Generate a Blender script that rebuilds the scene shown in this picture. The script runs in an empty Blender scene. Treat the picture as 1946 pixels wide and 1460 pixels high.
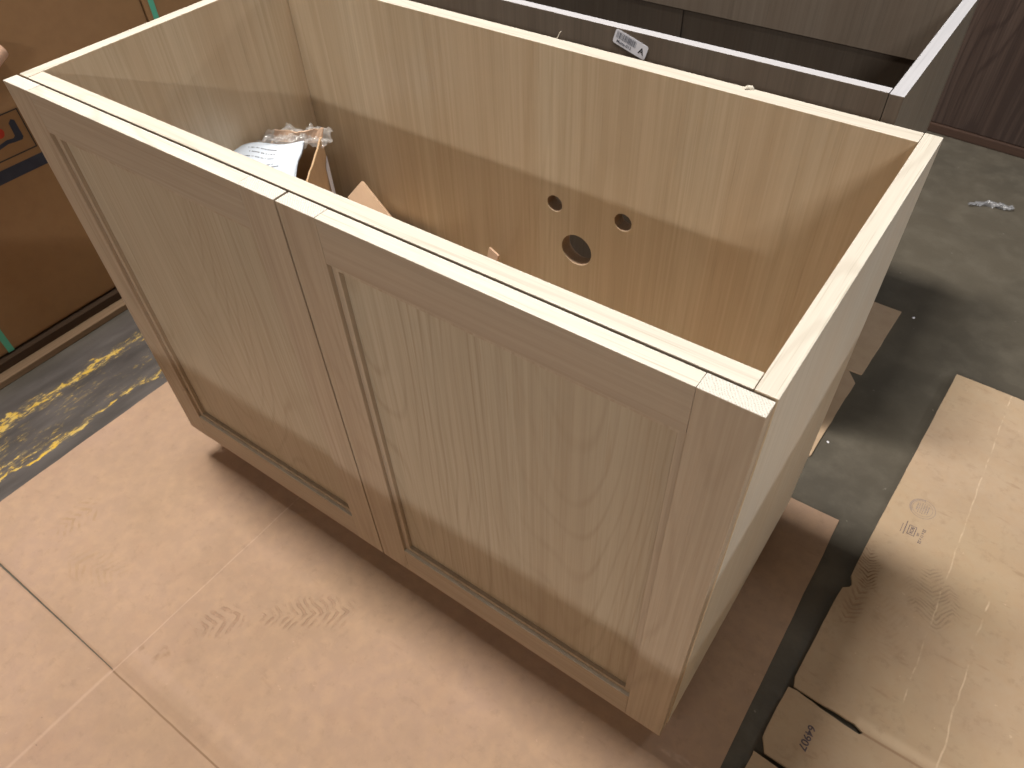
import bpy, bmesh, math, random
from mathutils import Vector, Matrix
random.seed(4)
S = bpy.context.scene
COL = S.collection
R_ = math.radians

# ------------------------------------------------------------------ camera
cam = bpy.data.cameras.new('camera')
camo = bpy.data.objects.new('camera', cam); COL.objects.link(camo)
rx = Vector((0.819, 0.574, -0.024)); ry = Vector((0.411, -0.615, -0.673))
rz = rx.cross(ry).normalized(); rx.normalize(); ry = rz.cross(rx).normalized()
M = Matrix(((rx.x, -ry.x, -rz.x), (rx.y, -ry.y, -rz.y), (rx.z, -ry.z, -rz.z))).to_4x4()
M.translation = Vector((1.133, -0.397, 1.223))
camo.matrix_world = M
cam.sensor_width = 36; cam.lens = 36 * 1406.47 / 1946
cam.shift_x = -19.1 / 1946; cam.shift_y = 30.2 / 1946
cam.clip_start = 0.02; cam.clip_end = 100
cam.dof.use_dof = True; cam.dof.focus_distance = 0.85; cam.dof.aperture_fstop = 14.0
S.camera = camo

# ------------------------------------------------------------------ light
w = bpy.data.worlds.new('World'); S.world = w; w.use_nodes = True
bg = w.node_tree.nodes['Background']
bg.inputs[0].default_value = (0.95, 0.90, 0.84, 1); bg.inputs[1].default_value = 0.058
def lamp(name, loc, target, sx, sy, power, col):
    l = bpy.data.lights.new(name, 'AREA'); l.shape = 'RECTANGLE'; l.size = sx; l.size_y = sy
    l.energy = power; l.color = col
    o = bpy.data.objects.new(name, l); COL.objects.link(o)
    o.location = loc
    d = Vector(target) - Vector(loc)
    o.rotation_euler = d.to_track_quat('-Z', 'Y').to_euler()
    return o
WARM = (1.0, 0.93, 0.845); NEUT = (1.0, 0.965, 0.93)
def strip(name, loc, sx, sy, power, col):       # ceiling strip facing straight down
    l = bpy.data.lights.new(name, 'AREA'); l.shape = 'RECTANGLE'; l.size = sx; l.size_y = sy
    l.energy = power; l.color = col
    o = bpy.data.objects.new(name, l); COL.objects.link(o); o.location = loc
    return o
strip('ceiling_lamp_main', (-0.4, 0.20, 4.4), 1.3, 0.44, 248, WARM)
strip('ceiling_lamp_front', (3.7, -7.2, 4.3), 1.3, 0.40, 455, NEUT)
lamp('ceiling_lamp_aisle', (0.7, -3.3, 4.2), (0.5, 0.5, 0.6), 1.4, 0.2, 22, WARM)
lamp('ceiling_lamp_back', (3.0, 9.2, 4.2), (0.2, 0.2, 0.7), 1.3, 0.15, 150, NEUT)
lamp('ceiling_lamp_side', (7.5, 0.6, 4.3), (0.9, 0.5, 0.4), 1.4, 0.12, 135, (.97, 0.98, 1.0))
S.view_settings.view_transform = 'Standard'; S.view_settings.look = 'None'
S.view_settings.exposure = 0.0; S.view_settings.gamma = 1.0
S.cycles.use_denoising = True
S.cycles.max_bounces = 8

# ------------------------------------------------------------------ helpers
def put(o, parent=None):
    COL.objects.link(o)
    if parent: o.parent = parent
    return o
def empty(name, loc=(0, 0, 0), rz=0.0):
    o = bpy.data.objects.new(name, None); o.location = loc; o.rotation_euler.z = rz
    o.empty_display_size = 0.05
    return put(o)
def tag(o, label=None, cat=None, group=None, kind=None):
    for k, v in (('label', label), ('category', cat), ('group', group), ('kind', kind)):
        if v: o[k] = v
    return o
def mesh_obj(name, verts, faces, mat, parent=None, smooth=False):
    me = bpy.data.meshes.new(name); me.from_pydata([tuple(v) for v in verts], [], faces); me.update()
    o = bpy.data.objects.new(name, me)
    if mat: me.materials.append(mat)
    if smooth:
        for p in me.polygons: p.use_smooth = True
    return put(o, parent)
def box(name, x0, x1, y0, y1, z0, z1, mat, parent=None, bev=0.0008, mats=None, facemat=None):
    bm = bmesh.new()
    bmesh.ops.create_cube(bm, size=1)
    for v in bm.verts:
        v.co = Vector((x0 + (v.co.x + .5) * (x1 - x0), y0 + (v.co.y + .5) * (y1 - y0), z0 + (v.co.z + .5) * (z1 - z0)))
    if bev: bmesh.ops.bevel(bm, geom=list(bm.edges), offset=bev, segments=2, profile=0.6, affect='EDGES')
    me = bpy.data.meshes.new(name); bm.to_mesh(me); bm.free()
    me.materials.append(mat)
    if mats:
        for m in mats: me.materials.append(m)
        for p in me.polygons: p.material_index = facemat(p)
    o = bpy.data.objects.new(name, me)
    return put(o, parent)
def flat(name, outline, holes, thick, mat, parent=None, plane='XY', at=0.0, bev=0.0):
    """polygon with holes, extruded; plane XY: at = bottom z; plane XZ: at = front y"""
    cu = bpy.data.curves.new(name, 'CURVE'); cu.dimensions = '2D'; cu.fill_mode = 'BOTH'
    cu.extrude = thick / 2 - bev; cu.bevel_depth = bev; cu.offset = -bev
    for ring in [outline] + holes:
        sp = cu.splines.new('POLY'); sp.points.add(len(ring) - 1); sp.use_cyclic_u = True
        for p, c in zip(sp.points, ring): p.co = (c[0], c[1], 0, 1)
    tmp = bpy.data.objects.new(name + '_tmp', cu); COL.objects.link(tmp)
    dg = bpy.context.evaluated_depsgraph_get(); dg.update()
    me = bpy.data.meshes.new_from_object(tmp.evaluated_get(dg))
    bpy.data.objects.remove(tmp); bpy.data.curves.remove(cu)
    me.name = name
    for v in me.vertices:
        x, y, z = v.co
        v.co = (x, y, at + thick / 2 + z) if plane == 'XY' else (x, at + thick / 2 - z, y)
    me.materials.clear(); me.materials.append(mat)
    for p in me.polygons: p.use_smooth = False
    o = bpy.data.objects.new(name, me)
    return put(o, parent)
def circle(cx, cy, r, n=40, rag=0.0):
    return [(cx + (r + random.uniform(-rag, rag)) * math.cos(2 * math.pi * i / n), cy + (r + random.uniform(-rag, rag)) * math.sin(2 * math.pi * i / n)) for i in range(n)]
def text(s, size, mat, parent, mw, name='lettering', bold=False, align='CENTER', sx=1.0):
    cu = bpy.data.curves.new(name, 'FONT'); cu.body = s; cu.size = size; cu.align_x = align; cu.align_y = 'CENTER'
    cu.extrude = 0.00005
    if bold: cu.offset = size * 0.02
    tmp = bpy.data.objects.new('t', cu); COL.objects.link(tmp)
    dg = bpy.context.evaluated_depsgraph_get(); dg.update()
    me = bpy.data.meshes.new_from_object(tmp.evaluated_get(dg)); me.name = name
    bpy.data.objects.remove(tmp)
    for v in me.vertices: v.co.x *= sx
    me.transform(mw)
    me.materials.clear(); me.materials.append(mat)
    o = bpy.data.objects.new(name, me)
    return put(o, parent)

# ------------------------------------------------------------------ node DSL
class NT:
    def __init__(s, name):
        s.m = bpy.data.materials.new(name); s.m.use_nodes = True
        s.t = s.m.node_tree; s.n = s.t.nodes; s.b = s.n['Principled BSDF']
        s.tc = s.n.new('ShaderNodeTexCoord'); s.obj = s.tc.outputs['Object']
    def L(s, a, b): s.t.links.new(a, b)
    def _in(s, sock, v):
        if v is None: return
        if isinstance(v, bpy.types.NodeSocket): s.L(v, sock)
        else:
            try: sock.default_value = v
            except Exception: sock.default_value = tuple(v) + (1,) if len(v) == 3 else v
    def math(s, op, a, b=None, c=None, clamp=False):
        n = s.n.new('ShaderNodeMath'); n.operation = op; n.use_clamp = clamp
        for i, v in enumerate((a, b, c)): s._in(n.inputs[i], v)
        return n.outputs[0]
    def vmath(s, op, a, b=None):
        n = s.n.new('ShaderNodeVectorMath'); n.operation = op
        s._in(n.inputs[0], a); s._in(n.inputs[1], b)
        return n.outputs['Vector']
    def sep(s, v):
        n = s.n.new('ShaderNodeSeparateXYZ'); s._in(n.inputs[0], v); return n.outputs
    def comb(s, x=0, y=0, z=0):
        n = s.n.new('ShaderNodeCombineXYZ')
        for i, v in enumerate((x, y, z)): s._in(n.inputs[i], v)
        return n.outputs[0]
    def noise(s, v, scale=1, detail=2, rough=.5, dist=0):
        n = s.n.new('ShaderNodeTexNoise'); s._in(n.inputs['Vector'], v)
        n.inputs['Scale'].default_value = scale; n.inputs['Detail'].default_value = detail
        n.inputs['Roughness'].default_value = rough; n.inputs['Distortion'].default_value = dist
        return n.outputs['Fac']
    def rmp(s, v, a, b, c=0, d=1, smooth=False):
        n = s.n.new('ShaderNodeMapRange'); n.clamp = True
        if smooth: n.interpolation_type = 'SMOOTHSTEP'
        s._in(n.inputs['Value'], v)
        for k, x in zip(('From Min', 'From Max', 'To Min', 'To Max'), (a, b, c, d)): s._in(n.inputs[k], x)
        return n.outputs['Result']
    def mix(s, f, a, b, mode='MIX'):
        n = s.n.new('ShaderNodeMix'); n.data_type = 'RGBA'; n.blend_type = mode
        s._in(n.inputs[0], f)
        for i, v in ((6, a), (7, b)):
            if isinstance(v, bpy.types.NodeSocket): s.L(v, n.inputs[i])
            else: n.inputs[i].default_value = (*v, 1)
        return n.outputs[2]
    def bump(s, h, dist=.001, strength=1.0):
        n = s.n.new('ShaderNodeBump'); n.inputs['Distance'].default_value = dist
        n.inputs['Strength'].default_value = strength
        s._in(n.inputs['Height'], h); s.L(n.outputs[0], s.b.inputs['Normal'])
    def out(s, col, rough=.5, spec=.5):
        s._in(s.b.inputs['Base Color'], col if isinstance(col, bpy.types.NodeSocket) else (*col, 1))
        s._in(s.b.inputs['Roughness'], rough); s.b.inputs['Specular IOR Level'].default_value = spec
        return s.m

def wood(name, c_hi, c_lo, c_pore, axis='Z', rings=10.0, ringamt=.35, pore=.35, rough=.45, cath=1.0, tone=.5, spec=.4, endgrain=True):
    k = NT(name)
    info = k.n.new('ShaderNodeObjectInfo')
    off = k.math('MULTIPLY', info.outputs['Random'], 37.0)
    p = k.vmath('ADD', k.obj, k.comb(off, off, off))
    def sc(ac, al):
        v = {'X': (al, ac, ac), 'Y': (ac, al, ac), 'Z': (ac, ac, al)}[axis]
        return k.vmath('MULTIPLY', p, v)
    wob = k.noise(sc(5, 1.6), 1, 2, .5)
    field = k.noise(sc(3.2 * cath, .42 * cath), 1, 1.5, .45, .15)
    ring = k.math('ADD', k.math('MULTIPLY', field, rings), k.math('MULTIPLY', wob, rings * .12))
    tri = k.math('PINGPONG', ring, .5)
    line = k.math('MULTIPLY', k.rmp(tri, .0, .18, 1, 0, True), k.rmp(k.noise(sc(14, .8), 1, 2, .5), .34, .6, .25, 1))                       # thin dark late-wood lines
    fib = k.noise(sc(210, 2.6), 1, 4, .62)
    fib2 = k.noise(sc(60, 1.0), 1, 3, .6)
    prs = k.rmp(k.noise(sc(520, 9), 1, 2, .5), .56, .72, 0, 1)
    prs = k.math('MULTIPLY', prs, k.rmp(fib2, .4, .62, .15, 1))
    broad = k.rmp(k.noise(sc(7, .35), 1, 2, .5), .32, .68, 0, 1)
    hue = k.rmp(k.noise(sc(12, .6), 1, 2, .5), .35, .65, 0, 1)
    f = k.math('ADD', k.math('MULTIPLY', line, ringamt), k.math('MULTIPLY', k.rmp(fib, .36, .66), .46))
    f = k.math('ADD', f, k.math('MULTIPLY', k.rmp(fib2, .35, .66), .4 * tone))
    f = k.math('ADD', f, k.math('MULTIPLY', broad, .5 * tone), clamp=True)
    col = k.mix(f, c_hi, c_lo)
    pinkish = tuple(a * b for a, b in zip(c_lo, (1.07, .985, .93)))
    col = k.mix(k.math('MULTIPLY', hue, .35), col, pinkish)
    col = k.mix(k.math('MULTIPLY', prs, pore), col, c_pore)
    k.bump(k.math('ADD', k.math('MULTIPLY', fib, -.5), k.math('MULTIPLY', prs, -.8)), .00025, .5)
    r = k.rmp(fib, .3, .7, rough - .05, rough + .1)
    return k.out(col, r, spec)

OAK_HI = (0.465, 0.408, 0.315); OAK_LO = (0.34, 0.28, 0.202); OAK_P = (0.33, 0.24, 0.15)
oak_z = wood('oak_veneer_vertical', (.63, .52, .375), (.48, .37, .245), (.35, .26, .17), 'Z', rings=16, ringamt=.22, cath=1.1, tone=.95, rough=.34, spec=.5)
oak_in_x = wood('oak_veneer_bottom', (.72, .57, .375), (.62, .47, .30), (.40, .29, .18), 'X', rings=7, ringamt=.14, cath=.9, tone=.5)
oak_out = wood('oak_side_outer', (.56, .53, .465), (.50, .465, .395), OAK_P, 'Z', rings=5, ringamt=.08, cath=.9, tone=.35, pore=.12)
oak_panel = wood('oak_cathedral_panel', OAK_HI, OAK_LO, OAK_P, 'Z', pore=.6, rings=58, ringamt=.5, cath=.85, tone=.4)
oak_stile = wood('oak_stile', (.47, .395, .305), (.335, .265, .195), OAK_P, 'Z', rings=20, ringamt=.35, cath=1.8, tone=.6)
oak_rail = wood('oak_rail', (.435, .365, .285), (.325, .26, .195), OAK_P, 'X', rings=9, ringamt=.25, cath=1.2, tone=.6)
EDGE_HI = (0.70, 0.675, 0.60); EDGE_LO = (0.52, 0.49, 0.425)
oak_edge_x = wood('oak_edge_x', EDGE_HI, EDGE_LO, (.40, .36, .28), 'X', rings=14, ringamt=.5, cath=3, pore=.8)
oak_edge_y = wood('oak_edge_y', EDGE_HI, EDGE_LO, (.40, .36, .28), 'Y', rings=14, ringamt=.5, cath=3, pore=.8)
gray_z = wood('smoked_oak_vertical', (.175, .142, .112), (.118, .094, .073), (.06, .048, .038), 'Z', rings=14, ringamt=.2, cath=1.0, pore=.3, tone=.8)
gray_out = wood('smoked_oak_side', (.205, .18, .145), (.165, .145, .115), (.1, .09, .07), 'Z', rings=7, ringamt=.08, cath=.9, pore=.1)
gray_edge_x = wood('smoked_oak_edge', (.53, .535, .57), (.45, .455, .49), (.33, .34, .37), 'X', pore=.3)
gray_edge_y = wood('smoked_oak_edge_side', (.53, .535, .57), (.43, .435, .47), (.29, .30, .33), 'Y', rings=9, ringamt=.3, cath=3, pore=.6)
walnut = wood('walnut', (.125, .088, .072), (.046, .031, .027), (.02, .014, .012), 'Z', rings=30, ringamt=.4, cath=.9, tone=1.0, rough=.4)
walnut_x = wood('walnut_trim', (.085, .05, .036), (.045, .026, .02), (.02, .012, .01), 'X')
pallet_w = wood('pallet_wood', (.26, .18, .115), (.17, .115, .072), (.10, .06, .04), 'Y', rings=8, ringamt=.3, cath=1.5, rough=.8, spec=.1)

pallet_dark = wood('pallet_wood_shaded', (.075, .050, .034), (.045, .030, .02), (.02, .014, .01), 'Y', rings=8, ringamt=.3, cath=1.5, rough=.9, spec=.05)  # shade on the outer runner put into a darker wood colour
# end grain: short pores in rows plus ray lines
k = NT('oak_end_grain')
s_ = k.sep(k.obj)
u = k.math('ADD', k.math('MULTIPLY', s_[0], .8), k.math('MULTIPLY', s_[1], .6))
rows = k.math('PINGPONG', k.math('ADD', k.math('MULTIPLY', u, 420), k.math('MULTIPLY', k.noise(k.obj, 60, 1), 2.0)), .5)
rays = k.noise(k.vmath('MULTIPLY', k.obj, (900, 180, 1)), 1, 2)
pr = k.noise(k.obj, 950, 2, .6)
f = k.math('MULTIPLY', k.rmp(rows, .1, .4, 1, 0), k.rmp(pr, .45, .6, 0, 1))
col = k.mix(k.math('MULTIPLY', f, .85), (.64, .62, .57), (.30, .27, .22))
col = k.mix(k.math('MULTIPLY', k.rmp(rays, .5, .7), .3), col, (.50, .48, .43))
oak_end = k.out(col, .6, .3)

# raw plywood inside drilled holes
k = NT('raw_hole_edge')
raw = k.out(k.mix(k.noise(k.obj, 400, 2), (.46, .34, .24), (.30, .20, .13)), .8, .1)

def mult(*a):
    r = a[0]
    return r
def line_mask(k, pos, x0, x1, y, wid, soft=.5, wob=.0015, axis='X'):
    """soft line along X (or Y) on a sheet"""
    s = k.sep(pos)
    a, b = (s[0], s[1]) if axis == 'X' else (s[1], s[0])
    b = k.math('ADD', b, k.math('MULTIPLY', k.math('SUBTRACT', k.noise(pos, 14, 2), .5), wob * 2))
    d = k.math('ABSOLUTE', k.math('SUBTRACT', b, y))
    m = k.rmp(d, wid * soft, wid, 1, 0, True)
    m = k.math('MULTIPLY', m, k.rmp(a, x0 - .01, x0, 0, 1))
    return k.math('MULTIPLY', m, k.rmp(a, x1, x1 + .01, 1, 0))
def tread(k, pos, cx, cy, ang, L, W, period, zig=.012, zl=.03):
    """herringbone shoe print: returns soft stripes within an ellipse"""
    mp = k.n.new('ShaderNodeMapping'); mp.vector_type = 'TEXTURE'
    mp.inputs['Location'].default_value = (cx, cy, 0); mp.inputs['Rotation'].default_value = (0, 0, R_(ang))
    k.L(pos, mp.inputs['Vector'])
    s = k.sep(mp.outputs[0])
    z = k.math('PINGPONG', s[1], zl)
    wv = k.math('ADD', s[0], k.math('MULTIPLY', z, zig / zl * 2))
    wv = k.math('ADD', wv, k.math('MULTIPLY', k.noise(pos, 26, 3), .024))
    st = k.rmp(k.math('SINE', k.math('MULTIPLY', wv, 2 * math.pi / period)), -.1, .7, 0, 1, True)
    e = k.math('ADD', k.math('POWER', k.math('DIVIDE', s[0], L), 2), k.math('POWER', k.math('DIVIDE', s[1], W), 2))
    e = k.math('ADD', e, k.math('MULTIPLY', k.math('SUBTRACT', k.noise(pos, 30, 3), .5), 2.4))
    br = k.rmp(k.noise(k.vmath('ADD', pos, (cx * 7, 3, 1)), 55, 3, .6), .38, .56, .1, 1)
    return k.math('MULTIPLY', k.math('MULTIPLY', st, br), k.rmp(e, .4, 1.2, 1, 0, True))

def cardboard(name, base, dirt, specs=None, flute='Y', relief=1.0, rough=.85):
    """specs(k, pos) -> list of (mask, colour, amount, height)"""
    k = NT(name)
    pos = k.obj
    n1 = k.noise(pos, 3.0, 3, .55); n2 = k.noise(pos, 40, 4, .6); n3 = k.noise(pos, 700, 2, .6)
    n4 = k.noise(pos, 12, 3, .6)
    col = k.mix(k.rmp(n1, .35, .68), base, tuple(a * b for a, b in zip(base, (.93, .94, .86))))
    col = k.mix(k.math('MULTIPLY', k.rmp(n2, .40, .72), .42), col, dirt)
    col = k.mix(k.math('MULTIPLY', k.rmp(n4, .52, .75), .35), col, tuple(a * b for a, b in zip(base, (.92, .86, .84))))
    col = k.mix(k.math('MULTIPLY', n3, .14), col, dirt)
    # tiny specks and scuffs
    sp = k.math('MULTIPLY', k.rmp(k.noise(pos, 75, 2, .5), .765, .80), k.rmp(n4, .45, .6))
    col = k.mix(k.math('MULTIPLY', sp, .5), col, tuple(a * .35 for a in base))
    lt = k.rmp(k.noise(k.vmath('ADD', pos, (3, 5, 1)), 110, 2, .5), .74, .80)
    col = k.mix(k.math('MULTIPLY', lt, .55), col, tuple(min(1, a * 1.35) for a in base))
    v = {'Y': (160, 1.2, 1), 'X': (1.2, 160, 1), 'Z': (160, 160, 1.2)}[flute]
    fl = k.noise(k.vmath('MULTIPLY', pos, v), 1, 2, .5)
    dents = k.rmp(k.noise(k.vmath('ADD', pos, (9, 2, 4)), 26, 3, .55), .30, .72)
    h = k.math('ADD', k.math('MULTIPLY', fl, .12), k.math('MULTIPLY', n1, 3.0))
    h = k.math('ADD', h, k.math('MULTIPLY', dents, .9 * relief))
    h = k.math('ADD', h, k.math('MULTIPLY', n3, .05))
    for mask, c, amt, hh in (specs(k, pos) if specs else []):
        col = k.mix(k.math('MULTIPLY', mask, amt), col, c)
        if hh: h = k.math('ADD', h, k.math('MULTIPLY', mask, hh))
    k.bump(h, .0012, .8)
    return k.out(col, rough, .25)

CB = (0.392, 0.272, 0.205)
def sheet_specs(k, pos):
    dk = (.26, .16, .10); lt = (.60, .43, .33)
    return [
        (line_mask(k, pos, -.12, .25, -.397, .006, .2), dk, .45, -.6),
        (line_mask(k, pos, .25, 2.0, -.386, .012, .2), dk, .22, -.9),  # shading of the crease valley put into the colour
        (line_mask(k, pos, .25, 2.0, -.398, .0022, .3), (.20, .12, .07), .75, -.5),
        (line_mask(k, pos, .25, 2.0, -.355, .014, .2), lt, .12, .5),  # crease highlight coloured in as a paler band
        (line_mask(k, pos, -.40, .60, .252, .0022, .2, axis='Y'), lt, .40, .4),
        (line_mask(k, pos, -1.2, -.40, .250, .005, .1, axis='Y'), lt, .35, .3),
        (tread(k, pos, .455, -.135, 38, .085, .035, .0145), (.27, .165, .11), .42, -1.4),
        (tread(k, pos, .335, -.235, 60, .045, .03, .017), (.27, .165, .11), .45, -1.3),
        (tread(k, pos, .30, -.33, 20, .05, .015, .05), (.25, .16, .10), .5, -1.0),
        (tread(k, pos, .05, -.30, 200, .07, .035, .016), (.30, .20, .09), .22, -.3),
        (tread(k, pos, -.08, -.25, 80, .05, .035, .016), (.30, .20, .09), .35, -.4),
        (k.rmp(k.noise(k.vmath('MULTIPLY', pos, (9, 40, 1)), 1, 3, .6), .66, .78), dk, .35, -.2),
        (k.rmp(k.noise(k.vmath('ADD', pos, (2.2, 7.7, 0)), 8, 4, .65), .50, .78), (.32, .225, .155), .45, 0),
        (k.rmp(k.noise(k.vmath('ADD', pos, (5.2, 3.7, 0)), 50, 4, .7), .56, .72), (.26, .18, .125), .30, -.2),
    ]
cb_pink = cardboard('kraft_board_pink', CB, (.50, .34, .22), sheet_specs)
CT = (0.475, 0.362, 0.258)
def sheet2_specs(k, pos):
    dk = (.25, .15, .09); lt = (.78, .62, .45)
    return [
        (tread(k, pos, 1.345, .505, -70, .065, .045, .0085), (.30, .22, .15), .55, -.9),
        (tread(k, pos, 1.235, .50, -78, .05, .022, .0075), dk, .85, -.7),
        (tread(k, pos, 1.235, .42, -95, .05, .02, .012), (.33, .2, .13), .55, -.6),
        (tread(k, pos, 1.30, .40, -60, .07, .04, .011), (.42, .3, .2), .35, -.4),
        (k.math('MULTIPLY', line_mask(k, pos, .30, 1.09, 1.355, .0020, .2, .005, axis='Y'), k.rmp(k.noise(pos, 35, 3), .42, .6)), lt, .55, .5),
        (k.math('MULTIPLY', line_mask(k, pos, -.2, .55, 1.425, .0022, .2, .009, axis='Y'), k.rmp(k.noise(pos, 31, 3), .42, .6)), lt, .6, .5),
        (line_mask(k, pos, 1.31, 3.0, .209, .003, .3), (.28, .17, .1), .7, -1.0),
        (line_mask(k, pos, 1.31, 3.0, .222, .014, .1), lt, .3, .7),
        (k.rmp(k.noise(k.vmath('MULTIPLY', pos, (14, 60, 1)), 1, 3, .6), .63, .74), dk, .35, -.2),
        (k.rmp(k.noise(k.vmath('ADD', pos, (2.2, 1.7, 0)), 7, 4, .65), .45, .75), (.36, .26, .18), .5, 0),
        (k.rmp(k.noise(k.vmath('ADD', pos, (5.2, 3.7, 0)), 45, 4, .7), .55, .72), (.30, .21, .14), .35, -.2),
    ]
cb_tan = cardboard('kraft_board_tan', CT, (.46, .32, .2), sheet2_specs)
cb_mid = cardboard('kraft_board_grey', (.50, .37, .26), (.40, .28, .19))
cb_box = cardboard('carton_brown', (.27, .155, .075), (.22, .125, .06), flute='Z', relief=.3, rough=.6)
cb_small = cardboard('carton_tan', (.52, .36, .22), (.42, .28, .16), flute='Z')
cb_raw = cardboard('carton_pale', (.62, .43, .31), (.52, .36, .25))

def plain(name, c, rough=.6, spec=.4, n=.12, sc=30):
    k = NT(name)
    col = k.mix(k.rmp(k.noise(k.obj, sc, 3), .3, .7), c, tuple(a * (1 - n) for a in c))
    return k.out(col, rough, spec)
ink_black = plain('ink_black', (.03, .028, .03), .6, .3)
ink_blue = plain('ink_navy', (.035, .04, .06), .6, .3, .3)
ink_red = plain('ink_red', (.42, .04, .02), .6, .3)
ink_stamp = plain('ink_stamp', (.17, .14, .16), .8, .1, .5, 300)
ink_faint = plain('ink_faint', (.33, .28, .27), .8, .1, .4, 260)
ink_grey = plain('ink_grey', (.16, .17, .21), .7, .2, .3, 200)
label_white = plain('label_paper', (.74, .75, .82), .45, .4, .04)
paper_white = plain('packet_paper', (.62, .70, .80), .5, .4, .05, 60)
strap_green = plain('strap_green', (.10, .42, .29), .35, .5)
pole_wood = plain('pole_wood', (.62, .40, .28), .6, .3, .2, 20)

k = NT('clear_film')
k.b.inputs['IOR'].default_value = 1.5; k.b.inputs['Alpha'].default_value = .20
k.b.inputs['Coat Weight'].default_value = 1.0; k.b.inputs['Coat Roughness'].default_value = .04
k.bump(k.noise(k.obj, 60, 3), .002, .8)
film = k.out((.9, .9, .9), .09, .9)
k = NT('crumpled_film')
k.b.inputs['Alpha'].default_value = .62
k.bump(k.noise(k.obj, 160, 3), .003, .9)
film2 = k.out((.34, .35, .38), .14, 1.0)

# concrete floor with worn yellow line
k = NT('concrete')
pos = k.obj; s = k.sep(pos)
n1 = k.noise(pos, 2.2, 4, .6, .4); n2 = k.noise(pos, 14, 5, .65); n3 = k.noise(pos, 160, 3, .6)
col = k.mix(k.rmp(n1, .34, .66), (.120, .105, .079), (.080, .072, .057))
col = k.mix(k.math('MULTIPLY', k.rmp(n2, .45, .72), .55), col, (.165, .148, .115))
col = k.mix(k.math('MULTIPLY', n3, .3), col, (.06, .054, .046))
sp = k.rmp(k.noise(pos, 55, 2, .5), .73, .77)
col = k.mix(k.math('MULTIPLY', sp, .4), col, (.32, .30, .26))
# bluish dirty lane where the line runs
lane = k.math('MULTIPLY', k.rmp(s[0], -.60, -.50, 0, 1), k.rmp(s[0], -.25, -.20, 1, 0))
col = k.mix(k.math('MULTIPLY', lane, .8), col, k.mix(k.rmp(k.noise(k.vmath('MULTIPLY', pos, (30, 6, 1)), 1, 3), .35, .7), (.050, .045, .046), (.105, .094, .094)))
wx = k.math('ADD', s[0], k.math('MULTIPLY', k.math('SUBTRACT', k.noise(k.vmath('MULTIPLY', pos, (10, 8, 1)), 1, 3), .5), .085))
d1 = k.rmp(k.math('ABSOLUTE', k.math('ADD', wx, .438)), .0, .026, 1, 0)
d2 = k.rmp(k.math('ABSOLUTE', k.math('ADD', wx, .298)), .0, .010, 1, 0)
d3 = k.math('MULTIPLY', k.rmp(wx, -.47, -.44, 0, 1), k.rmp(wx, -.30, -.27, 1, 0))
lowl = k.rmp(s[1], -.05, -.30, 0, 1)
dens = k.math('ADD', k.math('MULTIPLY', d1, .215), k.math('MULTIPLY', d2, .20))
dens = k.math('ADD', dens, k.math('MULTIPLY', d3, k.math('ADD', .03, k.math('MULTIPLY', lowl, .085))))
fl = k.noise(k.vmath('MULTIPLY', pos, (120, 42, 1)), 1, 5, .72, .5)
dens = k.math('ADD', dens, k.math('MULTIPLY', k.math('SUBTRACT', k.noise(k.vmath('MULTIPLY', pos, (30, 9, 1)), 1, 3, .6), .5), .42))
ym = k.rmp(k.math('ADD', fl, dens), .725, .755)
ym = k.math('MULTIPLY', ym, k.rmp(k.math('ADD', d3, k.math('ADD', d1, d2)), .02, .2))
thin = k.math('MULTIPLY', k.math('MULTIPLY', d3, k.rmp(k.math('ADD', fl, dens), .60, .72)), .22)
ycol = k.mix(k.rmp(k.noise(pos, 50, 2), .35, .6), (.62, .40, .045), (.55, .40, .12))
col = k.mix(k.math('MAXIMUM', ym, thin), col, ycol)
k.bump(k.math('ADD', k.math('MULTIPLY', n3, .5), k.math('ADD', k.math('MULTIPLY', n2, .8), k.math('MULTIPLY', ym, .5))), .0008, .6)
concrete = k.out(col, k.rmp(n2, .3, .7, .42, .62), .4)

# ================================================================== SETTING
fl_ = box('floor', -8, 9, -8, 10, -.2, 0, concrete, bev=0)
tag(fl_, kind='structure')

# ================================================================== MAIN CABINET
W, D, T, tp, H0 = 1.067, .4987, .0196, .0202, .09
ZT = .799; rr = .022; tb = .0244
cab = empty('vanity_cabinet', (0, 0, 0))
tag(cab, 'pale oak two-door vanity cabinet without a top, filling the middle of the photo', 'cabinet')
def side_mat(p): return 1 if p.normal.z > .7 else 0
y0 = T + .0034
for x0, x1 in ((0, tp), (W - tp, W)):
    box('side_panel', x0, x1, y0, D, H0, ZT, oak_z, cab, .0012, [oak_edge_y, oak_out], (lambda p, xo=x1: 1 if p.normal.z > .7 else (2 if p.normal.x > .7 and xo > 1 else 0)))
# back panel with three drilled holes
bp = flat('back_panel', [(tp + .0006, H0), (W - tp - .0006, H0), (W - tp - .0006, ZT - .0006), (tp + .0006, ZT - .0006)],
          [circle(.567, .552, .0142, 40, .0003), circle(.692, .562, .0150, 40, .0003), circle(.611, .478, .0285, 56, .0002)],
          tb, oak_z, cab, 'XZ', D - tb, .0006)
bp.data.materials.append(oak_edge_x); bp.data.materials.append(raw)
for p in bp.data.polygons:
    c = p.center
    if p.normal.z > .6 and c.z > ZT - .01: p.material_index = 1
    elif abs(p.normal.y) < .6 and .1 < c.x < 1.0 and c.z < .65 and c.z > .3: p.material_index = 2
box('front_rail', tp + .0006, W - tp - .0006, y0, y0 + rr, ZT - .075, ZT - .0004, oak_rail, cab, .001, [oak_edge_x], side_mat)
box('bottom_panel', tp + .0004, W - tp - .0004, T + .0004, D - tb - .0004, H0 + .001, H0 + .019, oak_in_x, cab, .0006)
box('plinth', .010, W - .010, .060, D - .02, .0045, H0 - .0005, oak_rail, cab, .001)

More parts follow.
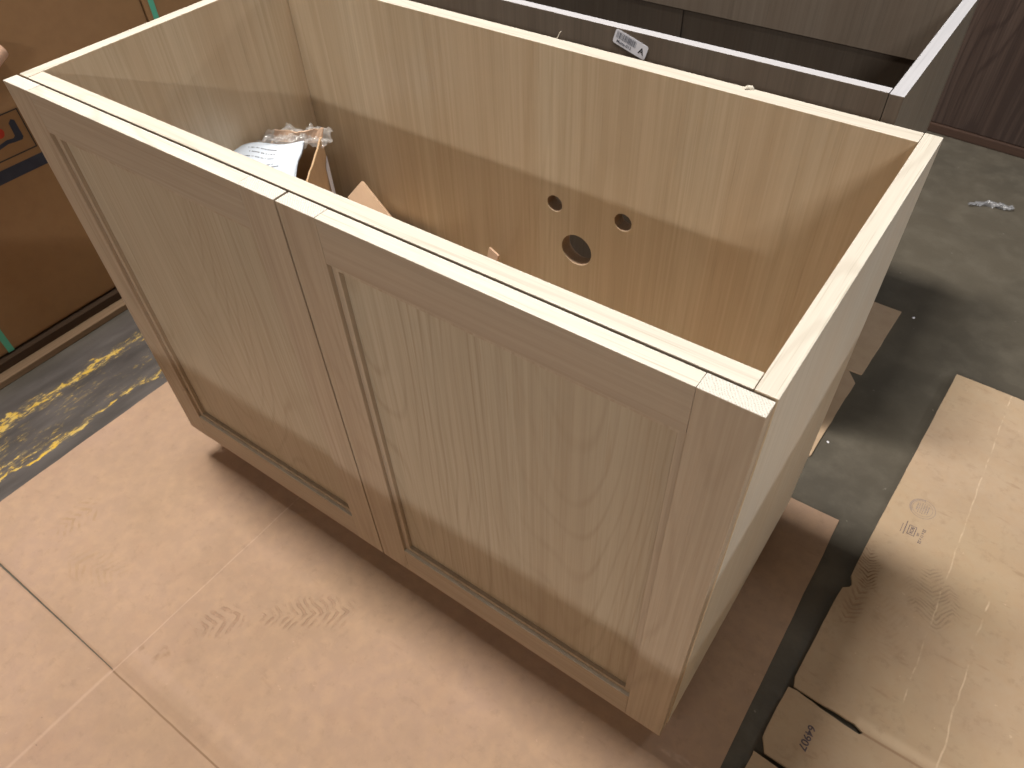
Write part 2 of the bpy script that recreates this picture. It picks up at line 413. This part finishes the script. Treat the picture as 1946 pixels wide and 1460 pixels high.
def door(xa, xb):
    """shaker door: stepped frame round a recessed panel"""
    zb, zt, fw = H0 + .0005, ZT, .0575
    zi0, zi1 = zb + .064, zt - .058
    dr = box('door', xa + fw + .010, xb - fw - .010,   .0115, .0165, zi0 + .010, zi1 - .010, oak_panel, cab, 0)
    for a, b in ((xa, xa + fw), (xb - fw, xb)):
        box('stile', a, b, 0, T, zb, zt, oak_stile, dr, .0009, [oak_end], side_mat)
    for a, b in ((zb, zi0), (zi1, zt)):
        box('rail', xa + fw + .0002, xb - fw - .0002, .0002, T - .0002, a + .0002, b - .0002, oak_rail, dr, .0007, [oak_edge_x], side_mat)
    # inner stepped moulding: one ring 5 mm behind the frame face
    x0, x1, z0, z1 = xa + fw + .0001, xb - fw - .0001, zi0 + .0001, zi1 - .0001
    s = .0095
    ring_o = [(x0, z0), (x1, z0), (x1, z1), (x0, z1)]
    ring_i = [(x0 + s, z0 + s), (x1 - s, z0 + s), (x1 - s, z1 - s), (x0 + s, z1 - s)]
    flat('moulding', ring_o, [ring_i], .012, oak_stile, dr, 'XZ', .0055, .0006)
    return dr
door(.0, .5245)
door(.5275, W - .001)

# wood chips left on the top edge of the back panel
def chip(loc, size, rot, label):
    bm = bmesh.new(); bmesh.ops.create_cube(bm, size=1)
    for v in bm.verts:
        v.co.x *= size[0] * (1 if v.co.z < 0 else .5); v.co.y *= size[1] * (1 + .3 * random.random()); v.co.z *= size[2]
        v.co += Vector((random.uniform(-.1, .1) * size[0], 0, 0))
    me = bpy.data.meshes.new('wood_splinter'); bm.to_mesh(me); bm.free(); me.materials.append(oak_edge_x)
    o = bpy.data.objects.new('wood_splinter', me); o.location = loc; o.rotation_euler = rot; put(o)
    tag(o, label, 'wood splinter')
chip((.556, .4978, .8045), (.0014, .0012, .012), (.2, .5, .2), 'thin upright wood sliver on the back edge of the open oak cabinet')
chip((.838, .4955, .8005), (.012, .004, .003), (.1, .1, .5), 'small flat wood crumb on the cabinet back edge near its right corner')

# ================================================================== SECOND CABINET (smoked oak, behind)
c2 = empty('smoked_cabinet', (0, 0, 0))
tag(c2, 'dark smoked-oak open cabinet with pale top edges standing behind the oak cabinet', 'cabinet')
X0, X1, YB, YF, Z2 = -.125, .979, .757, 1.222, .72
for a, b in ((X0, X0 + .021), (X1 - .021, X1)):
    box('side_panel', a, b, YB - .0045, YF - .022, .08, Z2, gray_z, c2, .0012, [gray_edge_y, gray_out], (lambda p: 1 if p.normal.z > .7 else (2 if p.normal.x > .7 and p.center.x > .9 else 0)))
box('back_panel', X0 + .0225, X1 - .0225, YB, YB + .0185, .08, Z2 - .001, gray_z, c2, .001, [gray_edge_x], side_mat)
box('front_rail', X0 + .0225, X1 - .0225, 1.176, 1.198, .604, Z2 - .001, gray_z, c2, .001, [gray_edge_x], side_mat)
box('bottom_panel', X0 + .0215, X1 - .0215, YB + .02, 1.198, .082, .1, gray_z, c2, .0005)
box('plinth', X0 + .05, X1 - .05, YB + .04, 1.14, .0055, .0795, gray_z, c2, .0005)
box('door', X0, .4235, 1.2015, YF, .08, Z2, gray_z, c2, .001, [gray_edge_x], side_mat)
box('door', .4265, X1, 1.2015, YF, .08, Z2, gray_z, c2, .001, [gray_edge_x], side_mat)

# sticker on the back of the second cabinet
lab_c = Vector((.5335, YB - .0008, .6975))
def rrect(w_, h_, r, n=6):
    pts = []
    for cx, cy, a0 in ((w_/2-r, h_/2-r, 0), (-w_/2+r, h_/2-r, 90), (-w_/2+r, -h_/2+r, 180), (w_/2-r, -h_/2+r, 270)):
        for i in range(n + 1):
            a = R_(a0 + 90 * i / n); pts.append((cx + r * math.cos(a), cy + r * math.sin(a)))
    return pts
ang = R_(-16.5)
def on_label(x, y, d=.0):      # label plane -> world
    return Matrix.Translation(lab_c + Vector((0, -d, 0))) @ Matrix.Rotation(-ang, 4, 'Y') @ Matrix.Rotation(R_(90), 4, 'X') @ Matrix.Translation((x, y, 0))
lb = flat('label_sticker', rrect(.066, .0245, .004), [], .0004, label_white, c2)
lb.data.transform(on_label(0, 0))
lb['label'] = 'white barcode label with a large black letter A'
text('A', .015, ink_black, lb, on_label(.0225, -.001, .0007), bold=True)
text('Matte-012', .0072, ink_grey, lb, on_label(-.011, -.0065, .0007), bold=True)
bm = bmesh.new(); x = -.029
while x < .010:
    wd = random.choice((.0005, .0008, .0014))
    q = [bm.verts.new((x, -.0015, 0)), bm.verts.new((x + wd, -.0015, 0)), bm.verts.new((x + wd, .0095, 0)), bm.verts.new((x, .0095, 0))]
    bm.faces.new(q); x += wd + random.choice((.0005, .0009, .0012))
me = bpy.data.meshes.new('barcode'); bm.to_mesh(me); bm.free(); me.materials.append(ink_grey); me.transform(on_label(0, 0, .0007))
put(bpy.data.objects.new('barcode', me), lb)

# ================================================================== WALNUT CABINET
wc = empty('walnut_cabinet', (.89, 2.205, 0), R_(-4.5))
tag(wc, 'dark walnut cabinet with bold grain at the top right corner', 'cabinet')
box('body', -.9, 1.3, .003, .5, .03, .86, walnut, wc, .002)
box('base_trim', -.9, 1.3, -.004, .45, .0, .0285, walnut_x, wc, .003)

# ================================================================== CARDBOARD ON THE FLOOR
def rag(a, b, n, amp):
    """points along a->b with slight raggedness, end excluded"""
    a = Vector(a); b = Vector(b); d = b - a; nrm = Vector((-d.y, d.x)).normalized()
    return [tuple(a + d * i / n + nrm * (random.uniform(-amp, amp) if i else 0)) for i in range(n)]
o = rag((1.157, .578), (-.244, .578), 30, .0008) + rag((-.244, .578), (-.246, -.3955), 24, .0008)
o += [(-.246, -.3955), (-.1, -.3958), (.249, -.3965), (.2492, -.3978), (-.1, -.3990), (-.246, -.3995)]
o += rag((-.248, -.42), (-.25, -1.3), 10, .001) + rag((-.25, -1.3), (1.165, -1.3), 6, .001) + rag((1.165, -1.3), (1.157, .578), 40, .0009)
sh = flat('cardboard_sheet', o, [], .0035, cb_pink, None, 'XY', .0006, .0004)
tag(sh, 'large pinkish flattened cardboard sheet under the oak cabinet, with a slit and shoe prints', 'cardboard sheet')

o = [(1.242, 1.094)] + rag((1.242, 1.094), (1.213, .478), 26, .0004)[1:] + [(1.214, .468), (1.221, .452), (1.2185, .444), (1.209, .437)]
o += rag((1.207, .430), (1.1985, .2215), 14, .0004)[1:] + [(1.204, .2195)] + rag((1.215, .2185), (1.316, .2158), 8, .0006) + [(1.318, .2105), (1.314, .2050)]
o += rag((1.29, .2062), (1.1975, .2168), 7, .0010)
o += rag((1.1965, .214), (1.1915, .0985), 6, .001) + [(1.205, .0965), (1.25, .0955), (1.30, .0945), (1.30, .0875), (1.25, .0870), (1.205, .0895), (1.190, .0905)]
o += rag((1.1905, .085), (1.172, -.4), 12, .001) + [(1.172, -.8), (2.0, -.8), (2.0, 1.07)] + rag((2.0, 1.07), (1.242, 1.094), 24, .0008)[1:]
sh2 = flat('flattened_carton', o, [], .0045, cb_tan, None, 'XY', .0090, .0005)
flat('lower_layer', [(1.254, 1.08), (1.226, .46), (1.218, .26), (1.99, .26), (1.99, 1.06)], [], .0075, cb_tan, sh2, 'XY', .0008, .0005)
tag(sh2, 'flattened tan carton at the right with slit flaps, stamped number 64907 and round stamp', 'flattened carton')
def on_floor(x, y, rz=-90, z=.01375):
    return Matrix.Translation((x, y, z)) @ Matrix.Rotation(R_(rz), 4, 'Z')
text('64907', .0165, ink_stamp, sh2, on_floor(1.2495, .1545, -92), bold=True, sx=1.05)
# oval maker's stamp: rings and rows of worn print
def ring(cx, cy, r, wd, n=60):
    vs, fs = [], []
    for i in range(n):
        a = 2 * math.pi * i / n
        for q in (r, r - wd): vs.append((cx + q * math.cos(a), cy + q * math.sin(a), .01375))
    for i in range(n):
        j = (i + 1) % n; fs.append((2*i, 2*j, 2*j+1, 2*i+1))
    return vs, fs
def print_part(vs_fs, mat, name='stamp_print'):
    vs, fs = [], []
    for v, f in vs_fs:
        b = len(vs); vs += v; fs += [tuple(b + i for i in q) for q in f]
    return mesh_obj(name, vs, fs, mat, sh2)
print_part([ring(1.279, .684, .0235, .0008), ring(1.279, .684, .0185, .0006)], ink_faint)
def bar(x0, x1, y0, y1): return ([(x0, y0, .01375), (x1, y0, .01375), (x1, y1, .01375), (x0, y1, .01375)], [(0, 1, 2, 3)])
bars = []
for i in range(9):
    a = 2 * math.pi * i / 24 + 1.6
    for q in range(2):
        cx, cy = 1.279 + .021 * math.cos(a + q * .13), .684 + .021 * math.sin(a + q * .13)
        bars.append(bar(cx - .0009, cx + .0009, cy - .0011, cy + .0011))
for r_ in range(6):
    x = 1.268 + r_ * .0040; yy = .684 + .0145 * math.cos((r_ - 2.5) / 3.2)
    while yy > .684 - .0125 * math.cos((r_ - 2.5) / 3.2):
        ln = random.uniform(.001, .004)
        bars.append(bar(x, x + random.uniform(.0008, .0022), yy - ln, yy)); yy -= ln + random.uniform(.0008, .002)
print_part(bars, ink_faint)
text('BOX', .0085, ink_stamp, sh2, on_floor(1.2755, .6235, -92), bold=True)
print_part([bar(1.269, 1.2825, .6340, .6352), bar(1.269, 1.2825, .6120, .6132), bar(1.269, 1.2702, .6120, .6352), bar(1.2813, 1.2825, .6120, .6352)], ink_stamp)
text('22 x 11 x 22', .0072, ink_stamp, sh2, on_floor(1.2945, .6205, -92), bold=True)
text('LBS', .0050, ink_stamp, sh2, on_floor(1.2875, .6205, -92), bold=True)
b2 = []
for xx, ya, yb, wd in ((1.263, .641, .608, .0018), (1.2575, .632, .612, .0012)):
    y = ya
    while y > yb:
        ln = random.uniform(.0012, .003); b2.append(bar(xx, xx + wd, y - ln, y)); y -= ln + .0007
print_part(b2, ink_stamp)

o = [(-.2, .697), (1.054, .697)] + rag((1.056, .70), (1.064, .979), 10, .0008) + [(1.04, .981), (1.035, .9835), (1.04, .986), (1.066, .987)] + rag((1.068, .992), (1.080, 1.279), 10, .0008) + [(-.2, 1.283)]
sh3 = flat('cardboard_sheet', o, [], .005, cb_mid, None, 'XY', .0006, .0004)
tag(sh3, 'grey-brown flattened cardboard under the dark cabinet, its slit edge showing past the oak cabinet', 'cardboard sheet')

# ================================================================== LEFT: BOXES ON A LOW PALLET
pal = empty('wooden_pallet', (0, 0, 0))
tag(pal, 'low wooden pallet along the left edge carrying the strapped brown boxes', 'pallet')
box('deck_board', -.75, -.552, -1.2, 1.7, .0005, .0165, pallet_w, pal, .0015)
box('deck_board', -1.35, -.77, -1.2, 1.7, .0005, .0165, pallet_w, pal, .0015)
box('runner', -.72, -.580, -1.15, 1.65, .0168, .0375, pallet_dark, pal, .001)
box('runner', -1.3, -1.2, -1.15, 1.65, .017, .0405, pallet_w, pal, .001)
XB = -.595
def carton(ya, yb, label, z1=1.9):
    b = box('strapped_box', -1.3, XB, ya, yb, .042, z1, cb_box, None, .006)
    return tag(b, label, 'cardboard box', 'strapped boxes on the pallet')
bx1 = carton(-1.1, .5565, 'large brown box with printed arrow panel and navy stripe beside the left door')
bx2 = carton(.5595, 1.6, 'far brown box with green strap, seen at the top left behind the first box')
def yz(name, pts, mat, parent, d=.0004):
    return mesh_obj(name, [(XB + d, y, z) for y, z in pts], [tuple(range(len(pts)))], mat, parent)
yz('printed_stripe', [(-.9, .4185), (.245, .4185), (.245, .392), (-.9, .392)], ink_blue, bx1)
yz('panel_line', [(-.9, .5195), (.206, .5195), (.206, .5170), (-.9, .5170)], ink_black, bx1)
yz('panel_line', [(-.9, .4360), (.206, .4360), (.206, .4332), (-.9, .4332)], ink_black, bx1)
yz('panel_line', [(.2035, .5169), (.2060, .5169), (.2060, .4361), (.2035, .4361)], ink_black, bx1)
hook = [(.184, .504), (.190, .500), (.1905, .463), (.186, .4585), (.171, .459), (.156, .461), (.136, .4575), (.118, .449), (.118, .456), (.136, .4655), (.156, .4695), (.171, .4675), (.1755, .4715), (.1765, .498)]
yz('printed_arrow', hook, ink_blue, bx1)
yz('printed_dot', [(.150 + .0105 * math.cos(a * .5), .4865 + .0105 * math.sin(a * .5)) for a in range(13)][:12], ink_red, bx1)
def strap(y, z0, z1, parent, wd=.014, dy=0.0):
    bm = bmesh.new()
    vs = [(XB + .0016, y, z0), (XB + .0016, y + wd, z0), (XB + .0016, y + wd + dy, z1), (XB + .0016, y + dy, z1),
          (XB + .0004, y, z0), (XB + .0004, y + wd, z0), (XB + .0004, y + wd + dy, z1), (XB + .0004, y + dy, z1)]
    return mesh_obj('strap', vs, [(0, 1, 2, 3), (0, 4, 5, 1), (3, 2, 6, 7), (0, 3, 7, 4), (1, 5, 6, 2)], strap_green, parent)
strap(-.080, .043, 1.89, bx1)
strap(.5625 + .002, .3, 1.89, bx2, .0130, .045)

# rounded pole leaning on the boxes
def tube(name, pts, radii, mat, parent=None, seg=16):
    vs, fs = [], []
    for i, (p, r) in enumerate(zip(pts, radii)):
        p = Vector(p); a = Vector(pts[max(0, i-1)]); b = Vector(pts[min(len(pts)-1, i+1)])
        t = (b - a).normalized(); u = t.orthogonal().normalized(); v = t.cross(u)
        for q in range(seg):
            an = 2 * math.pi * q / seg; vs.append(p + u * r * math.cos(an) + v * r * math.sin(an))
    for i in range(len(pts) - 1):
        for q in range(seg): fs.append((i*seg+q, i*seg+(q+1) % seg, (i+1)*seg+(q+1) % seg, (i+1)*seg+q))
    fs.append(tuple(range(seg))[::-1]); fs.append(tuple((len(pts)-1)*seg+q for q in range(seg)))
    return mesh_obj(name, vs, fs, mat, parent, True)
tip = Vector((-.5760, .230, .640)); foot = Vector((-.50, -1.1, .02)); d = (foot - tip).normalized(); r0 = .019
pts = [tip + d * q for q in (0, .0012, .004, .009)] + [foot]
pl_ = tube('wooden_pole', pts, [.002, r0 * .62, r0 * .9, r0, r0], pole_wood)
tag(pl_, 'pale rounded pole end leaning on the brown box at the left edge', 'pole')

# ================================================================== INSIDE THE CABINET
ZB = H0 + .0195
P1 = Vector((.114, .40)); dv = Vector((.58, -.81)).normalized(); ev = Vector((-dv.y, dv.x)) * -1.0
ev = Vector((-.81, -.58)).normalized()
ct = empty('tall_carton', (P1.x, P1.y, ZB))
tag(ct, 'tall open cardboard carton standing in the back left corner inside the oak cabinet', 'carton')
def wall(name, a, b, z0a, z1a, z1b, mat, parent, th=.003, mid=None):
    """upright board from a to b (2D), local to the carton base; mid adds a ragged top"""
    a = Vector(a); b = Vector(b); n = Vector((-(b-a).y, (b-a).x)).normalized() * th
    N = 8; vs = []; 
    for i in range(N + 1):
        t = i / N; p = a + (b - a) * t; z1 = z1a + (z1b - z1a) * t + (random.uniform(-.0015, .0015) if 0 < i < N else 0)
        for q in (p, p + n):
            vs.append((q.x, q.y, z0a)); vs.append((q.x, q.y, z1))
    fs = []
    for i in range(N):
        o_ = i * 4; q = o_ + 4
        fs += [(o_, q, q+1, o_+1), (o_+2, o_+3, q+3, q+2), (o_+1, q+1, q+3, o_+3), (o_, o_+2, q+2, q)]
    fs += [(0, 1, 3, 2), (N*4, N*4+2, N*4+3, N*4+1)]
    return mesh_obj(name, vs, fs, mat, parent)
z_top = .570 - ZB
A = Vector((0, 0)); B = A + dv * .150; C = B + ev * .085; Dd = A + ev * .085
wall('carton_wall', A, B, 0, z_top, z_top - .004, cb_small, ct)
wall('carton_wall', B, C, 0, z_top - .02, z_top - .03, cb_small, ct)
wall('carton_wall', C, Dd, 0, z_top - .03, z_top - .005, cb_small, ct)
wall('carton_wall', Dd, A, 0, z_top - .005, z_top - .012, cb_small, ct)
tp_ = wall('tape_strip', A + dv * .001 + Vector((.0034, .0024)), A + dv * .022 + Vector((.0034, .0024)), .30, z_top - .035, z_top - .05, label_white, ct, .0004)
# torn flap along the back rim
vs, fs = [], []
for i in range(15):
    t = i / 14; p = Dd * (1 - t) + A * t
    vs.append((p.x, p.y, z_top - .012)); vs.append((p.x + .004, p.y + .006 + .006 * math.sin(t * 9), z_top + .012 + random.uniform(-.003, .003)))
    if i: fs.append((2*i-2, 2*i, 2*i+1, 2*i-1))
fl2 = mesh_obj('torn_flap', vs, fs, cb_raw, ct); sm = fl2.modifiers.new('s', 'SOLIDIFY'); sm.thickness = .0025

# white paper packet lying on top of the carton
import mathutils
def surf(name, P00, P10, P11, P01, nx, ny, fn, mat, th=0, parent=None, smooth=True):
    vs = []
    for j in range(ny + 1):
        for i in range(nx + 1):
            u, v = i / nx, j / ny
            p = (Vector(P00) * (1-u) + Vector(P10) * u) * (1-v) + (Vector(P01) * (1-u) + Vector(P11) * u) * v
            vs.append(p + Vector(fn(u, v)))
    fs = [(j*(nx+1)+i, j*(nx+1)+i+1, (j+1)*(nx+1)+i+1, (j+1)*(nx+1)+i) for j in range(ny) for i in range(nx)]
    o = mesh_obj(name, vs, fs, mat, parent, smooth)
    if th: m = o.modifiers.new('s', 'SOLIDIFY'); m.thickness = th; m.offset = 0
    return o
def pf(u, v):
    return (0, 0, .004 * math.sin(u * 7 + v * 2) - .006 * v * v + .003 * math.sin(v * 11 + u * 3) + .002 * math.sin(u * 23) * v)
PK = [(.1165, .362, .577), (.012, .30, .566), (.07, .17, .55), (.178, .262, .545)]
pk = surf('paper_packet', PK[1], PK[0], PK[3], PK[2], 26, 20, pf, paper_white, .004)
tag(pk, 'white printed paper packet lying on top of the open carton inside the cabinet', 'packet')
# rows of small grey print on the packet
def pk_pt(u, v, h=.0026):
    p = (Vector(PK[1]) * (1-u) + Vector(PK[0]) * u) * (1-v) + (Vector(PK[2]) * (1-u) + Vector(PK[3]) * u) * v
    return p + Vector(pf(u, v)) + Vector((0, 0, h))
vs, fs = [], []
for r_, (v0, ua, ub, hgt) in enumerate(((.10, .22, .60, .014), (.16, .25, .60, .014), (.225, .22, .60, .014), (.335, .30, .62, .026), (.42, .34, .72, .026))):
    u = ua
    while u < ub:
        ln = random.uniform(.008, .02)
        q = [pk_pt(u, v0), pk_pt(u + ln, v0), pk_pt(u + ln, v0 + hgt), pk_pt(u, v0 + hgt)]
        b = len(vs); vs += q; fs.append((b, b+1, b+2, b+3)); u += ln + (.006 if random.random() < .75 else .022)
mesh_obj('packet_print', vs, fs, ink_grey, pk)

# clear bag billowing behind the packet
def bf(u, v):
    a = math.sin(math.pi * v)
    h = mathutils.noise.noise(Vector((u * 5, v * 5, 1.3))) * .012 + abs(mathutils.noise.noise(Vector((u * 13, v * 10, 4.3)))) * .013
    return (.003 * math.sin(u * 19 + v * 4), .003 * math.sin(v * 17 + u * 6), .014 * a * math.sin(math.pi * u) + h)
bag = surf('plastic_bag', (.030, .270, .556), (.132, .392, .562), (.100, .448, .556), (.028, .375, .572), 46, 34, bf, film)
tag(bag, 'crinkled clear plastic bag behind the white packet in the cabinet corner', 'plastic bag')

# second low carton, mostly hidden, with a card on it
lc = box('small_carton', .145, .30, .335, .455, ZB, .395, cb_small, None, .002)
lc.location = (0, 0, 0)
tag(lc, 'small brown carton in shadow between the tall carton and the cabinet back', 'carton')
cd = box('cardboard_offcut', -.024, .024, -.048, .048, -.004, .004, cb_raw, None, .0008)
tag(cd, 'pale cardboard offcut tilted against the cabinet back, beside the tall carton', 'cardboard piece')
# orient: short edge (655,362)-(690,345), long edge to (745,415)
a0 = Vector((.142, .405, .470)); b0 = Vector((.175, .425, .489)); c0 = Vector((.252, .41, .446))
ux = (b0 - a0); wdt = ux.length; ux.normalize(); vy = (c0 - b0); lng = vy.length; vy.normalize(); ux = (ux - vy * ux.dot(vy)).normalized()
nz = ux.cross(vy).normalized()
for v in cd.data.vertices:
    v.co = b0 - ux * wdt * .5 + vy * lng * .5 + ux * (v.co.x / .048 * wdt) + vy * (v.co.y / .096 * lng) + nz * v.co.z
cd2 = box('cardboard_strip', -.013, .013, -.002, .002, 0, .335, cb_raw, None, .0006)
cd2.data.transform(Matrix.Translation((.405, .395, ZB + .0005)) @ Matrix.Rotation(R_(-8), 4, 'X') @ Matrix.Rotation(R_(10), 4, 'Y') @ Matrix.Rotation(R_(-15), 4, 'Z'))
tag(cd2, 'small pale cardboard strip whose tip shows above the front rail, left of the drilled holes', 'cardboard piece')

# ================================================================== LITTER ON THE CONCRETE
def sf(u, v):
    w_ = math.sin(math.pi * u)
    return (0, .010 * math.sin(u * 5.0) , .006 + .007 * w_ * math.sin(v * 6 + u * 21) + .003 * math.sin(u * 47 + v * 13))
sc = surf('plastic_scrap', (1.103, 1.815, .002), (1.213, 1.868, .002), (1.205, 1.884, .002), (1.098, 1.822, .002), 34, 8, sf, film2)
for v in sc.data.vertices:
    pass
tag(sc, 'twisted scrap of clear plastic film on the concrete near the walnut cabinet', 'plastic scrap')
def crumb(loc, r, label):
    bm = bmesh.new(); bmesh.ops.create_icosphere(bm, subdivisions=1, radius=r)
    for v in bm.verts: v.co *= random.uniform(.7, 1.2); v.co.z *= .4
    me = bpy.data.meshes.new('paper_crumb'); bm.to_mesh(me); bm.free(); me.materials.append(label_white)
    o = bpy.data.objects.new('paper_crumb', me); o.location = loc; put(o); tag(o, label, 'paper crumb')
crumb((1.072, .756, .0014), .0032, 'tiny white crumb on the concrete beside the grey-brown cardboard corner')
crumb((1.108, 1.250, .0014), .0040, 'tiny pale crumb on the floor beyond the right corner of the dark cabinet')

# unseen block added opposite the doors; its rim throws the shadow band on them
oc = empty('front_shadow_blocker', (0, 0, 0))
tag(oc, 'unseen plain block added opposite the doors to throw a shadow band on them', 'cabinet')
box('body', -.9, 2.2, -1.45, -.95, .005, .835, oak_z, oc, .002, [oak_edge_x], side_mat)

ob = empty('side_shadow_blocker', (0, 0, 0))  # unseen block added to keep side light off the lower side panel
tag(ob, 'unseen tall block added past the right of the view to shade the side panel', 'cabinet')
box('body', 2.15, 2.7, -1.0, .75, .005, 1.15, oak_z, ob, .002, [oak_edge_y], side_mat)
